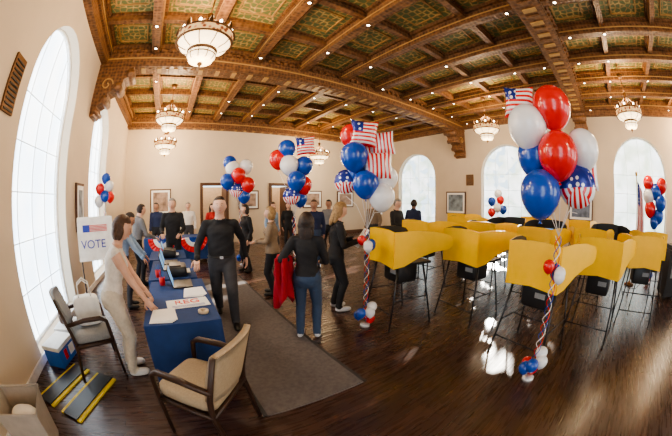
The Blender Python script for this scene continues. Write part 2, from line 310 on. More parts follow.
# ---------------------------------------------------------------- people
def seg_d(c,a,b,r0,r1):
    ab=b-a;t=np.clip(((c-a)@ab)/max(ab@ab,1e-9),0,1);return np.linalg.norm(c-(a+t[:,None]*ab),axis=1)-(r0+(r1-r0)*t)
def ik(a,b,l1,l2,h):
    d=b-a;L=min(d.length,(l1+l2)*.998);dn=d.normalized();b=a+dn*L;x=(l1*l1-l2*l2+L*L)/(2*L);hh=math.sqrt(max(0,l1*l1-x*x))
    p=h-dn*h.dot(dn);p.normalize();return a+dn*x+p*hh,b
HAIRC={'dark':(.03,.018,.014),'brown':(.08,.04,.022),'blond':(.32,.20,.09),'grey':(.25,.23,.21),'black':(.012,.011,.012)}
def head(b,M,hh,skin,hair,hc,lip,gl=False):
    sv=b.M;b.M=M@Matrix.Scale(hh,4)
    def shp(x,y,z,nose=True):
        X=x*.76;Y=y*.88;Z=z
        if z<0: X*=1-.26*(-z)**1.6;Y*=(1-.30*(-z)) if y<0 else (1-.04*(-z))
        if nose and y>0:
            Y+=.17*math.exp(-(x/.13)**2)*math.exp(-((z+.16)/.15)**2)+.07*math.exp(-(x/.10)**2)*math.exp(-((z-.02)/.15)**2)+.05*math.exp(-(x/.35)**2)*math.exp(-((z+.78)/.15)**2)
            for sx in(-1,1): Y-=.05*math.exp(-((x-sx*.36)/.16)**2-((z-.04)/.10)**2)
            Y+=.02*math.exp(-((z-.2)/.07)**2)*math.exp(-(x/.5)**2)
        return X,Y,Z
    n=40;k=32;vs=[];fs=[]
    for i in range(k+1):
        ph=-math.pi/2+math.pi*i/k
        for j in range(n):
            th=2*math.pi*(j+.5)/n;vs.append(shp(math.cos(ph)*math.sin(th),math.cos(ph)*math.cos(th),math.sin(ph)))
    for i in range(k):
        for j in range(n): fs.append((i*n+j,i*n+(j+1)%n,(i+1)*n+(j+1)%n,(i+1)*n+j))
    b.add(vs,fs,skin)
    EYE=mat('eye_white',(.8,.78,.75),.2);IR=mat('iris_dark',(.03,.02,.015),.2)
    hm=mat('hair_'+hc,HAIRC[hc],.55,var=.3,nscale=40,bump=.5)
    for sx in(-1,1):
        b.ell((sx*.27,.72,.04),(.10,.08,.05),EYE,12);b.ell((sx*.27,.785,.04),(.04,.02,.04),IR,8)
        b.tube([(sx*.15,.85,.20),(sx*.28,.82,.24),(sx*.42,.73,.20)],[.014,.02,.010],hm,6)
        b.ell((sx*.76,-.03,-.05),(.06,.13,.20),skin,10)
    b.ell((0,.80,-.455),(.20,.06,.035),lip,10);b.ell((0,.79,-.52),(.15,.06,.04),lip,10)
    if gl:
        for sx in(-1,1): b.tube([(sx*.27+.15*math.cos(a),.86,.04+.11*math.sin(a)) for a in [i*math.pi/5 for i in range(11)]],.014,BLACK,4)
        b.tube([(-.12,.88,.06),(.12,.88,.06)],.014,BLACK,4)
    def cov(x,y,z):
        ax=abs(x)
        if hair=='bald': return min(.05-y,.30-z,z+.5)*3
        if hair=='short':
            c1=max(z-.62+.04*ax,.02-y)
            if z<.05: c1=min(c1,-.22-y)
            return min(c1,z+.60)*6
        c1=max(z-.64+.10*ax,.14-y)
        if 0<y<.35 and ax>.5 and z<.1: c1=min(c1,max(-.1,(z+.25)*.8) if y>.1 else .2)
        return min(c1,z+.85)*4
    vs=[];fs=[]
    for i in range(k+1):
        ph=-math.pi/2+math.pi*i/k
        for j in range(n):
            th=2*math.pi*(j+.5)/n;x,y,z=math.cos(ph)*math.sin(th),math.cos(ph)*math.cos(th),math.sin(ph)
            X,Y,Z=shp(x,y,z,False);c=max(-1,min(1,cov(x,y,z)));t=.5+.5*c;t=t*t*(3-2*t)
            s=.88+t*{'bald':.16,'short':.24}.get(hair,.28)+.012*math.sin(j*2.3+i*.6);vs.append((X*s,Y*s-.02,Z*s))
    for i in range(k):
        for j in range(n): fs.append((i*n+j,i*n+(j+1)%n,(i+1)*n+(j+1)%n,(i+1)*n+j))
    b.add(vs,fs,hm)
    def lock(c,r):
        vs=[];fs=[];n2=22;k2=14
        for i in range(k2+1):
            ph=-math.pi/2+math.pi*i/k2
            for j in range(n2):
                th=2*math.pi*j/n2;w=1+.05*math.sin(j*2.7+i*.5)+.03*math.sin(j*4.1)
                vs.append((c[0]+r[0]*math.cos(ph)*math.cos(th)*w,c[1]+r[1]*math.cos(ph)*math.sin(th)*w,c[2]+r[2]*math.sin(ph)))
        for i in range(k2):
            for j in range(n2): fs.append((i*n2+j,i*n2+(j+1)%n2,(i+1)*n2+(j+1)%n2,(i+1)*n2+j))
        b.add(vs,fs,hm)
    if hair in('bob','long'):
        lock((0,-.34,-.30),(.88,.58,.90))
        for sx in(-1,1): lock((sx*.68,-.04,-.35),(.18,.32,.66))
    if hair=='long':
        lock((0,-.62,-1.15),(.72,.32,1.15))
        for sx in(-1,1): lock((sx*.60,-.30,-1.0),(.26,.30,.85))
    b.M=sv
def hand(b,w,d,pn,hl,skin,side,curl=.35):
    d=d.normalized();pn=(pn-d*pn.dot(d)).normalized();sx=d.cross(pn)*side
    pl=hl*.5
    R=Matrix((sx,d,pn)).transposed()
    b.rbox(w+d*pl*.5,(hl*.44,pl*1.15,hl*.19),skin,.6,R,14)
    for i,(o,l) in enumerate(((.165,.46),(.055,.5),(-.055,.47),(-.16,.37))):
        p=w+d*pl*.95+sx*o*hl;q=[p];dd=d+sx*o*.35
        for k in range(3):
            a=curl*(k+.6);e=(dd*math.cos(a)+pn*math.sin(a)).normalized();p=p+e*hl*l*(.42,.32,.26)[k];q.append(p)
        b.tube(q,[hl*.055,hl*.052,hl*.046,hl*.034],skin,7)
    p=w+d*pl*.25+sx*hl*.17;e=(d*.6+sx*.75+pn*.3).normalized();e2=(d*.9+sx*.25+pn*.4).normalized()
    b.tube([p,p+e*hl*.24,p+e*hl*.24+e2*hl*.2,p+e*hl*.24+e2*hl*.34],[hl*.07,hl*.062,hl*.052,hl*.035],skin,7)
def person(name,loc,heading,Ht,top,bottom,shoe,hair='short',hc='brown',skinc='light',fem=False,lean=0,feet=None,hands=None,sleeve='long',belt=.575,
           hyaw=0,hpitch=0,bulk=1.0,vox=.014,gl=False,elb=None,curl=.35,kneeh=None,neck=.845,extra=None,legr=1.0,loose=0,drop=0):
    S=Ht;hz=.52*S-drop
    SK={'light':(.68,.41,.30),'tan':(.42,.22,.14),'dark':(.16,.08,.05)}[skinc]
    skin=mat('skin_'+skinc,SK,.5,var=.05);lip=mat('lips_'+skinc,(SK[0]*.85,SK[1]*.5,SK[2]*.5),.4)
    Rl=Matrix.Rotation(-math.radians(lean),3,'X');piv=V((0,0,.52*S));dv=V((0,0,-drop))
    T=lambda p:piv+Rl@(V(p)-piv)+dv
    feet=feet or [(-.065*S,0,0),(.065*S,.02*S,0)]
    shw=(.094 if fem else .105)*S*(.6+.4*bulk)
    sh=[T((-shw,0,.797*S)),T((shw,0,.797*S))]
    hands=hands or [None,None]
    tmp=MB('tmp');segs=[]
    def cone(a,c,r0,r1,lab,n=12):
        a=V(a);c=V(c);k=5;tmp.tube([a.lerp(c,i/k) for i in range(k+1)],[r0+(r1-r0)*i/k for i in range(k+1)],skin,n)
        tmp.ell(a,(r0,)*3,skin,n);tmp.ell(c,(r1,)*3,skin,n);segs.append((np.array(a),np.array(c),r0,r1,lab))
    if fem: rings=[(.44,.055,.05,0),(.47,.088,.066,0),(.51,.100,.074,-.004),(.56,.093,.066,0),(.62,.073,.055,.002),(.67,.078,.058,.004),(.725,.086,.076,.012),(.765,.086,.062,.004),(.795,.074,.050,0),(.82,.046,.040,0),(.845,.031,.032,.004),(.90,.03,.032,.01)]
    else: rings=[(.44,.06,.055,0),(.47,.090,.064,0),(.52,.097,.070,0),(.57,.092,.066,.003),(.62,.089,.064,.005),(.68,.094,.066,.004),(.74,.100,.070,.004),(.77,.098,.062,0),(.795,.082,.052,0),(.822,.054,.045,0),(.85,.037,.038,.003),(.90,.036,.038,.01)]
    n=24;vs=[];fs=[]
    for z,hw,hd,yo in rings:
        bb=bulk if z<.79 else 1
        if loose and belt-.01<z<.66: hw*=1+loose;hd*=1+loose
        for j in range(n):
            a=2*math.pi*j/n;ca,sa=math.cos(a),math.sin(a)
            vs.append(T((math.copysign(abs(ca)**.85,ca)*hw*S*bb,(math.copysign(abs(sa)**.9,sa)*hd*bb+yo)*S,z*S)))
    for i in range(len(rings)-1):
        for j in range(n): fs.append((i*n+j,i*n+(j+1)%n,(i+1)*n+(j+1)%n,(i+1)*n+j))
    fs+=[tuple(range(n-1,-1,-1)),tuple((len(rings)-1)*n+j for j in range(n))];tmp.add(vs,fs,skin)
    segs.append((np.array(T((0,0,.48*S))),np.array(T((0,0,.56*S))),.09*S,.085*S,'torso'));segs.append((np.array(T((0,0,.56*S))),np.array(T((0,0,.80*S))),.08*S,.085*S,'torso'))
    segs.append((np.array(T((0,0,.82*S))),np.array(T((0,.01*S,.92*S))),.04*S,.035*S,'neck'))
    wr=[]
    for k,sx in enumerate((-1,1)):
        s0=sh[k];tg=V(hands[k]) if hands[k] else s0+V((sx*.035*S,.035*S,-.305*S))
        hint=V(elb[k]) if elb and elb[k] else V((sx*.5,-1,-.2))
        e,w=ik(s0,tg,.172*S,.150*S,hint);sr=1.0 if sleeve=='none' else 1.18
        cone(T((sx*.045*S,0,.80*S)),s0,.036*S,.034*S,'torso');cone(s0,e,.033*S*sr,.025*S*sr,'ua');cone(e,w,.025*S*(1.2 if sleeve=='long' else 1),.0165*S*(1.3 if sleeve=='long' else 1),'fa');wr.append((e,w))
    for k,sx in enumerate((-1,1)):
        h=V((sx*.052*S,0,hz));f=V(feet[k]);an=f+V((0,-.01*S,.045*S))
        kn,an=ik(h,an,.252*S,.240*S,V(kneeh[k]) if kneeh and kneeh[k] else V((sx*.1,1,0)))
        cone(h,kn,.055*S*legr,.039*S*legr,'leg');mid=kn.lerp(an,.35)+V((0,-.008*S,0));cone(kn,mid,.038*S*legr,.037*S*legr,'leg');cone(mid,an,.037*S*legr,.029*S*legr,'leg')
        f=an-V((0,-.01*S,.045*S))
        tmp.rbox(f+V((sx*.004*S,.035*S,.024*S)),(.056*S,.158*S,.050*S),skin,.75,None,16)
        segs.append((np.array(f+V((0,-.03*S,.018*S))),np.array(f+V((0,.10*S,.014*S))),.03*S,.022*S,'shoe'))
    o=tmp.build();md=o.modifiers.new('r','REMESH');md.mode='VOXEL';md.voxel_size=vox;md=o.modifiers.new('s','SMOOTH');md.factor=.5;md.iterations=5
    dg=bpy.context.evaluated_depsgraph_get();me=bpy.data.meshes.new_from_object(o.evaluated_get(dg));
    nv=len(me.vertices);co=np.zeros(nv*3);me.vertices.foreach_get('co',co);co=co.reshape(-1,3);co[:,2]=np.maximum(co[:,2],0)
    faces=[tuple(p.vertices) for p in me.polygons]
    cen=np.array([co[list(f)].mean(0) for f in faces])
    D=np.array([seg_d(cen,*s[:4]) for s in segs]);lab=D.argmin(0)
    Ri=np.array(Rl.transposed());pv=np.array(piv);un=(cen-np.array(dv)-pv)@Ri.T+pv
    ml=[]
    for i,l in enumerate(lab):
        L=segs[l][4];z=un[i][2]
        nk=neck*S+ (0 if un[i][1]<0 else -.25*un[i][1])
        if L=='torso' or L=='neck': m=skin if z>nk else (top if z>belt*S else bottom)
        elif L=='ua': m=skin if sleeve=='none' else top
        elif L=='fa': m=top if sleeve=='long' else skin
        elif L=='leg': m=bottom if not (belt<.52 and z>belt*S) else top
        else: m=shoe
        ml.append(m)
    bpy.data.objects.remove(o);bpy.data.meshes.remove(me)
    cs=(np.sin(co[:,2]*55+co[:,0]*30)*np.cos(co[:,1]*40+co[:,2]*18))*.0028
    r=np.hypot(co[:,0],co[:,1])+1e-6;mk=(co[:,2]<.80*S)&(co[:,2]>.05*S);co[:,0]+=np.where(mk,cs*co[:,0]/r,0);co[:,1]+=np.where(mk,cs*co[:,1]/r,0)
    b=MB(name);b.add([tuple(c) for c in co],faces,ml)
    for k,sx in enumerate((-1,1)):
        e,w=wr[k];d=(w-e).normalized();pn=V((-sx,.15,0)) if abs(d.z)>.8 else V((0,0,-1))
        hand(b,w-d*.01*S,d,pn,.105*S,skin,(1 if k==0 else -1),curl)
        if sleeve=='long': b.tube([w-d*.04*S,w-d*.0*S],[.0245*S,.0235*S],top,12)
    hc0=T((0,.018*S,.932*S));Mh=Matrix.Translation(hc0)@Matrix.Rotation(math.radians(hyaw),4,'Z')@Matrix.Rotation(-math.radians(lean*.5+hpitch),4,'X')
    head(b,Mh,.069*S,skin,hair,hc,lip,gl)
    if neck>.82 and sleeve!='none': b.tube([T((.042*S*math.cos(a),.044*S*math.sin(a)+.004*S,(.835-.012*math.sin(a))*S)) for a in [i*math.pi/8 for i in range(17)]],.008*S,top,6)
    if extra: extra(b,S,wr,T)
    return b.build((loc[0],loc[1],0),math.radians(heading))
C=lambda n,c,**k:mat(n,c,k.pop('rough',.85),bump=.25,nscale=35,**k)
BLK=C('black_cloth',(.018,.018,.021));CHAR=C('charcoal_trousers',(.055,.055,.063));WHT=C('white_top',(.78,.74,.68));KHA=C('cream_trousers',(.66,.60,.50))
TANJ=C('tan_jacket',(.26,.19,.13));JEAN=C('blue_jeans',(.045,.075,.14));REDJ=C('red_jacket',(.36,.012,.025));GREYC=C('grey_cloth',(.2,.2,.21));NAVY=C('navy_cloth',(.02,.03,.08));BLUES=C('light_blue_shirt',(.3,.42,.6))
SHB=mat('black_shoe',(.015,.013,.012),.35);SHW=mat('white_shoe',(.7,.7,.7),.5)
person('woman_in_white',(-.74,2.72),-82,1.64,WHT,KHA,SHW,'bob','brown','light',True,lean=15,sleeve='none',hands=[(-.05,.42,.80),(.22,.40,.80)],hpitch=14,vox=.011,gl=True,belt=.56,legr=1.15,neck=.83,bulk=1.08)
def belt_x(b,S,wr,T):
    b.tube([T((.093*S*math.cos(a)*1.16,.070*S*math.sin(a)*1.16,.555*S)) for a in [i*math.pi/10 for i in range(21)]],.012,SHB,6);b.box(T((0,.083*S,.555*S)),(.05,.012,.035),SILV)
person('man_in_black_sweater',(.68,3.86),170,1.82,BLK,CHAR,SHB,'short','dark','light',False,feet=[(-.11,.30,0),(.10,-.28,.02)],hands=[(-.36,-.10,.90),(.34,.26,.96)],bulk=1.12,vox=.012,legr=1.15,extra=belt_x,hpitch=-4,loose=.05,belt=.56,drop=.045)
person('man_in_black_jacket',(-.0,6.45),170,1.80,BLK,BLK,SHB,'short','grey','light',False,bulk=1.1,vox=.018,hands=[(-.2,.3,1.05),(.2,.3,1.05)])
person('woman_in_tan_jacket',(1.75,4.62),60,1.60,TANJ,BLK,SHB,'bob','blond','light',True,bulk=1.14,vox=.015,belt=.50,hands=[(-.1,.28,1.0),(.16,.28,.98)],legr=1.08)
person('woman_in_black_coat',(1.80,6.5),100,1.62,BLK,BLK,SHB,'bob','dark','light',True,bulk=1.12,vox=.018,belt=.5)
def jacket(b,S,wr,T):
    e,w=wr[0];c=e.lerp(w,.6);n=36;K=20;vs=[];fs=[]
    for k in range(K+1):
        f=k/K
        for i in range(n):
            a=2*math.pi*i/n;r=1+.22*math.sin(a*5+f*2)+.12*math.sin(a*8-f*3);sc=(.75+.35*f-.15*f*f) if k else .2
            vs.append((c.x-.05+.11*r*sc*math.cos(a),c.y-.02+.18*r*sc*math.sin(a),c.z+.07-f*(.58+.08*math.sin(a*2))))
    for k in range(K):
        for i in range(n): fs.append((k*n+i,k*n+(i+1)%n,(k+1)*n+(i+1)%n,(k+1)*n+i))
    fs.append(tuple(range(n)));fs.append(tuple(K*n+i for i in range(n)));b.add(vs,fs,REDJ)
    b.tube([(c.x-.10,c.y+.10,c.z-.02),(c.x-.17,c.y+.12,c.z-.2),(c.x-.15,c.y+.10,c.z-.46)],[.05,.055,.035],REDJ,10)
person('woman_with_red_jacket',(1.50,2.84),-38,1.57,BLK,JEAN,SHW,'long','dark','tan',True,bulk=1.06,vox=.012,hands=[(-.20,.10,1.0),(.15,.28,.95)],extra=jacket,legr=1.08,belt=.54)
def paper(b,S,wr,T):
    c=(wr[0][1]+wr[1][1])/2;b.box(c+V((0,.10,.03)),(.26,.005,.32),PAPER,rx=-.6)
person('woman_reading_ballot',(2.33,3.46),-112,1.68,BLK,BLK,SHW,'long','blond','light',True,vox=.012,belt=.5,hands=[(-.1,.30,1.12),(.1,.30,1.10)],hpitch=18,extra=paper,lean=3,bulk=1.06)
person('man_at_voting_booth',(5.15,4.9),190,1.75,BLK,CHAR,SHB,'short','grey','light',bulk=1.1,vox=.02,hands=[(-.15,.3,1.1),(.15,.3,1.1)],hpitch=15)
person('voter_in_dark_jacket',(3.45,6.1),150,1.72,NAVY,JEAN,SHB,'short','brown','tan',bulk=1.08,vox=.02)
person('voter_in_blue_shirt',(2.9,7.6),-160,1.66,BLUES,CHAR,SHB,'bob','brown','light',True,vox=.022)
person('voter_in_grey_sweater',(4.6,7.2),120,1.72,GREYC,BLK,SHB,'short','dark','tan',vox=.022)
person('poll_worker_in_grey',(-.88,6.1),-60,1.72,GREYC,BLK,SHB,'short','dark','light',vox=.02,lean=12,hands=[(-.1,.4,1.0),(.2,.4,1.0)])
person('voter_in_red_top',(1.35,9.2),200,1.64,C('red_top',(.45,.03,.03)),BLK,SHB,'long','dark','light',True,vox=.022)
person('voter_in_black_dress',(3.9,8.7),170,1.64,BLK,BLK,SHB,'long','brown','light',True,vox=.022)
person('voter_in_brown_coat',(5.6,6.3),100,1.76,TANJ,CHAR,SHB,'short','dark','light',vox=.022,bulk=1.1)
person('voter_in_navy_shirt',(6.3,5.3),-80,1.74,NAVY,CHAR,SHB,'short','dark','dark',vox=.022,bulk=1.05)
person('poll_worker_in_blue',(-.97,4.75),-90,1.60,BLUES,CHAR,SHB,'bob','dark','tan',True,lean=14,vox=.018,hands=[(-.15,.42,.85),(.15,.42,.85)],hpitch=15)
person('poll_worker_in_white',(.55,9.4),175,1.70,WHT,CHAR,SHB,'short','grey','light',vox=.022)
person('poll_worker_in_navy',(-.55,9.2),160,1.72,NAVY,BLK,SHB,'short','dark','tan',vox=.022,bulk=1.08)
# ---------------------------------------------------------------- tables
def table(name,x0,x1,y0,y1,ztop=.74,cloth=BLUEC,drop=.64):
    b=MB(name)
    cx,cy=(x0+x1)/2,(y0+y1)/2
    b.box((0,0,ztop-.02),(x1-x0,y1-y0,.03),WHITE)
    for sx in(-1,1):
        for sy in(-1,1): b.tube([(sx*(x1-x0)*.42,sy*(y1-y0)*.42,0),(sx*(x1-x0)*.42,sy*(y1-y0)*.42,ztop-.03)],.015,DARKMET,8)
    hx,hy=(x1-x0)/2+.012,(y1-y0)/2+.012;pts=[];st=.05
    def seg(a,c):
        L=math.dist(a,c);n=int(L/st);return [(a[0]+(c[0]-a[0])*i/n,a[1]+(c[1]-a[1])*i/n) for i in range(n)]
    for a,c in(((-hx,-hy),(hx,-hy)),((hx,-hy),(hx,hy)),((hx,hy),(-hx,hy)),((-hx,hy),(-hx,-hy))): pts+=seg(a,c)
    n=len(pts);vs=[];fs=[];K=6
    for k in range(K+1):
        for i,(px,py) in enumerate(pts):
            a=.022*math.sin(i*1.1)*(k/K)+.012*k/K;l=math.hypot(px,py);vs.append((px*(1+a/l),py*(1+a/l),ztop+.003-drop*k/K))
    for k in range(K):
        for i in range(n): fs.append((k*n+i,k*n+(i+1)%n,(k+1)*n+(i+1)%n,(k+1)*n+i))
    b.add(vs,fs,cloth);b.add([(-hx,-hy,ztop+.003),(hx,-hy,ztop+.003),(hx,hy,ztop+.003),(-hx,hy,ztop+.003)],[(0,1,2,3)],cloth,False)
    return b.build((cx,cy,0))
table('covered_table',-.36,.32,2.22,3.56);table('covered_table',-.40,.27,3.66,4.9);table('covered_table',-.5,.2,5.0,5.9);table('covered_table',-.9,1.1,8.0,8.7)
ZT=.744
def prop(name,fn,loc,rz=0,bevel=0):
    b=MB(name);fn(b);return b.build(loc,rz,bevel)
def laptop(b):
    b.box((0,0,.01),(.34,.24,.018),DARKMET);b.box((0,.02,.0205),(.30,.12,.003),BLACK);b.box((0,.15,.12),(.34,.01,.22),DARKMET,rx=-.25);b.box((0,.143,.12),(.31,.006,.19),SCREEN,rx=-.25)
def papers(b):
    for i in range(4): b.box((.01*i,.008*i,.004+.003*i),(.216,.28,.003),PAPER,rz=.05*i-.08)
def printer(b):
    b.rbox((0,0,.07),(.34,.26,.14),BLACK,.25);b.box((0,.03,.145),(.26,.16,.02),DARKMET);b.box((0,-.14,.05),(.22,.08,.008),PAPER)
def sign(b):
    b.box((0,0,.004),(.44,.24,.006),PAPER)
    for k in range(3): b.box((0,-.10+.02*k,.0075),(.34,.006,.001),BLUEINK)
s=prop('registration_sign',sign,(.07,2.68,ZT),.08);text('REG',.15,REDP,(0,.03,.008),(0,0,0),s)
prop('paper_stack',papers,(-.20,2.38,ZT));prop('paper_stack',papers,(.16,2.99,ZT))
prop('laptop_computer',laptop,(.06,3.36,ZT),math.pi*.5);prop('laptop_computer',laptop,(-.08,4.26,ZT),math.pi*.5);prop('laptop_computer',laptop,(-.08,4.68,ZT),math.pi*.5);prop('laptop_computer',laptop,(-.1,5.65,ZT),math.pi*.5)
prop('label_printer',printer,(.02,3.86,ZT),math.pi/2);prop('label_printer',printer,(-.1,5.2,ZT),math.pi/2)
def tape(b): b.lathe([(.025,0),(.05,0),(.05,.025),(.025,.025),(.025,0)],mat('clear_tape',(.6,.5,.35),.3),20)
prop('tape_roll',tape,(.2,2.40,ZT))
def mug(b):
    b.lathe([(.001,.004),(.035,.004),(.04,.1),(.036,.1),(.032,.01),(.001,.01)],REDP,18)
    for i in range(5): b.tube([(.01*math.cos(i*1.3),.01*math.sin(i*1.3),.02),(.03*math.cos(i*1.3),.03*math.sin(i*1.3),.17)],.004,BLUEP,6)
prop('pen_cup',mug,(-.2,3.38,ZT));prop('pen_cup',mug,(-.27,3.78,ZT))
def bunting(b):
    for k,(r0,r1,m) in enumerate(((.0,.14,BB),(.14,.26,BW),(.26,.42,BR))):
        n=24;vs=[];fs=[]
        for i in range(n+1):
            a=math.pi+math.pi*i/n
            for r in(r0,r1): vs.append((r*math.cos(a),-.012*(i%2),r*math.sin(a)))
        for i in range(n): fs.append((2*i,2*i+1,2*i+3,2*i+2))
        b.add(vs,fs,m,False)
for x in(-.35,.6): prop('bunting_fan',bunting,(x,7.93,.74))
# ---------------------------------------------------------------- armchairs
def armchair(cush):
    def f(b):
        fr=WALNUT
        b.rbox((0,.02,.45),(.50,.50,.10),cush,.3);b.box((0,0,.39),(.48,.46,.04),fr)
        n=12;m=6;vs=[];fs=[]
        for t,off in((0,0),(1,.05)):
            for i in range(n+1):
                u=-1+2*i/n
                for j in range(m+1):
                    w=j/m;vs.append((u*.25*(1-.04*w),-.24-.12*w-off+.05*u*u+(.012*math.sin(math.pi*w) if t==0 else 0),.52+.40*w-.02*u*u*w))
        K=(n+1)*(m+1)
        for i in range(n):
            for j in range(m):
                a=i*(m+1)+j;fs.append((a,a+1,a+m+2,a+m+1));fs.append((K+a,K+a+m+1,K+a+m+2,K+a+1))
        for i in range(n):
            for a in(i*(m+1),i*(m+1)+m): fs.append((a,a+m+1,K+a+m+1,K+a))
        for j in range(m):
            for a in(j,n*(m+1)+j): fs.append((a,K+a,K+a+1,a+1))
        b.add(vs,fs,cush)
        for sx in(-1,1):
            b.tube([(sx*.26,-.30,0),(sx*.26,-.22,.40),(sx*.26,-.24,.55),(sx*.255,-.34,.90)],[.018,.022,.022,.018],fr,8)
            b.tube([(sx*.27,.25,0),(sx*.27,.24,.42),(sx*.28,.22,.62),(sx*.28,.15,.66),(sx*.28,-.05,.665),(sx*.27,-.27,.63)],[.016,.02,.022,.026,.026,.02],fr,8)
            b.tube([(sx*.265,.24,.39),(sx*.265,-.23,.39)],.02,fr,8)
        b.tube([(-.26,.24,.39),(.26,.24,.39)],.02,fr,8);b.tube([(-.26,-.23,.39),(.26,-.23,.39)],.02,fr,8)
    return f
prop('tan_armchair',armchair(TAN),(.02,1.74,0),math.radians(49))
prop('grey_armchair',armchair(GREYU),(-1.17,2.84,0),math.radians(-68))
def tote(b):
    b.rbox((0,0,.17),(.34,.16,.32),WHITE,.4)
    for sy in(-.05,.05): b.tube([(-.08,sy,.3),(-.07,sy,.45),(0,sy,.5),(.07,sy,.45),(.08,sy,.3)],.008,WHITE,6)
def purse(b):
    m=mat('brown_leather',(.09,.045,.025),.5);b.rbox((0,0,.12),(.3,.16,.22),m,.5);b.tube([(-.12,0,.2),(-.08,0,.34),(.08,0,.34),(.12,0,.2)],.01,m,6)
prop('tote_bag',tote,(-1.14,2.86,.50),math.radians(20));prop('leather_purse',purse,(-1.80,3.46,.265),1.57)
def cooler(b):
    b.box((0,0,.11),(.42,.28,.22),BLUEP);b.box((0,0,.24),(.44,.30,.05),WHITE);b.box((.12,-.142,.12),(.14,.01,.12),WHITE);b.box((-.05,-.142,.12),(.08,.01,.12),REDP)
prop('storage_cooler',cooler,(-1.80,2.94,0),math.radians(80),.01);prop('storage_cooler',cooler,(-1.82,3.46,0),math.radians(90),.01)
def ramp(b):
    Y=mat('ramp_yellow',(.75,.58,.04),.6)
    b.box((0,0,.015),(.8,.2,.03),BLACK);b.box((0,-.12,.010),(.8,.05,.018),Y);b.box((0,.12,.010),(.8,.05,.018),Y)
prop('cable_ramp',ramp,(-1.62,2.40,0),math.radians(65));prop('cable_ramp',ramp,(-1.24,2.22,0),math.radians(65))
def bin_(b):
    m=mat('bin_beige',(.42,.38,.34),.6)
    b.prism([(-.2,-.16,0),(.2,-.16,0),(.2,.16,0),(-.2,.16,0)],(0,0,.01),m)
    for (a,c) in(((-1,-1),(1,-1)),((1,-1),(1,1)),((1,1),(-1,1)),((-1,1),(-1,-1))):
        b.add([(a[0]*.2,a[1]*.16,0),(c[0]*.2,c[1]*.16,0),(c[0]*.25,c[1]*.2,.45),(a[0]*.25,a[1]*.2,.45)],[(0,1,2,3)],m,False)
    b.tube([(-.25,-.2,.45),(.25,-.2,.45),(.25,.2,.45),(-.25,.2,.45),(-.25,-.2,.45)],.012,m,6);b.rbox((0,0,.27),(.34,.26,.2),PAPER,.8)
prop('waste_bin',bin_,(-1.68,1.45,0),.3)
b=MB('extension_cord');OR=mat('orange_rubber',(.8,.16,.02),.5)
b.tube([(-1.98+.02*i+.03*math.sin(i*.7),1.82+.015*i+.05*math.sin(i*.5),.012) for i in range(10)],.008,OR,6);b.build()
b=MB('floor_rug');b.box((0,0,.006),(1.05,4.5,.012),RUGM)
for sx in(-1,1): b.box((sx*.51,0,.007),(.04,4.5,.013),RUGE)
b.build((.96,3.93,0),0)
def votebox(b):
    b.box((0,.2,.30),(.6,.012,.6),WHITE)
    for sx in(-1,1): b.box((sx*.3,0,.30),(.012,.4,.6),WHITE)
    b.box((0,-.19,.30),(.6,.012,.6),WHITE);b.box((0,0,.0),(.62,.42,.02),WHITE)
    b.box((-.15,-.2,.45),(.12,.004,.1),BLUEINK)
    for i in range(5): b.box((.0,-.2,.41+.02*i),(.42,.003,.009),REDP)
    for sx in(-1,1):
        for sy in(-1,1): b.tube([(sx*.27,sy*.18,0),(sx*.3,sy*.2,-.95)],.012,DARKMET,6)
o=prop('vote_sign_booth',votebox,(-1.36,4.35,.95),math.radians(20));text('VOTE',.17,BLUEINK,(-.04,-.2,.22),(math.pi/2,0,0),o)
# ---------------------------------------------------------------- voting booths
def booth(loc,deg):
    b=MB('voting_booth');d=.60;hw=.33
    b.box((0,.02,.90),(.68,d-.04,.03),BLACK)
    def panel(a,c,prof):
        a=V((*a,0));c=V((*c,0));dr=(c-a);nr=V((dr.y,-dr.x,0)).normalized()
        P=[a+dr*t+V((0,0,z)) for t,z in prof]
        b.prism(P,nr*.010,YELLOW);b.prism([p-nr*.002 for p in P],-nr*.004,BLACK)
    panel((-hw,-d/2),(hw,-d/2),[(0,.86),(.5,.89),(1,.86),(1,1.325),(.8,1.345),(.5,1.35),(.2,1.345),(0,1.325)])
    wing=[(0,.86),(.18,.89),(.42,.99),(.7,1.06),(1.0,1.09),(1.08,1.14),(1.08,1.23),(1.0,1.28),(.7,1.325),(.35,1.34),(0,1.325)]
    panel((hw,-d/2),(hw+.20,d/2+.14),wing)
    panel((-hw-.20,d/2+.14),(-hw,-d/2),[(1-t,z) for t,z in wing])
    b.box((0,-.02,1.06),(.38,.03,.28),BLACK,rx=-.5);b.box((0,-.002,1.064),(.33,.006,.22),SCREEN,rx=-.5);b.rbox((0,-.12,.98),(.34,.16,.14),BLACK,.3)
    b.rbox((0,.02,.74),(.38,.34,.28),BLACK,.2);b.box((.08,-.155,.76),(.14,.006,.06),GREYU);b.tube([(-.12,-.1,.62),(-.2,-.05,.5),(-.05,.05,.48),(.1,.1,.6)],.006,BLACK,5)
    for sx in(-1,1):
        for sy in(-1,1): b.tube([(sx*.28,sy*.20,.89),(sx*.37,sy*.34,.02)],[.014,.011],DARKMET,8);b.ell((sx*.37,sy*.34,.016),(.022,.022,.016),BLACK,8)
        b.tube([(sx*.328,-.272,.42),(sx*.328,.272,.42)],.009,DARKMET,6)
    b.tube([(-.349,-.307,.22),(.349,-.307,.22)],.009,DARKMET,6);b.tube([(-.328,0,.42),(.328,0,.42)],.008,DARKMET,6)
    b.build((loc[0],loc[1],0),math.radians(deg))
def face(nx,ny): return math.degrees(math.atan2(nx,-ny))
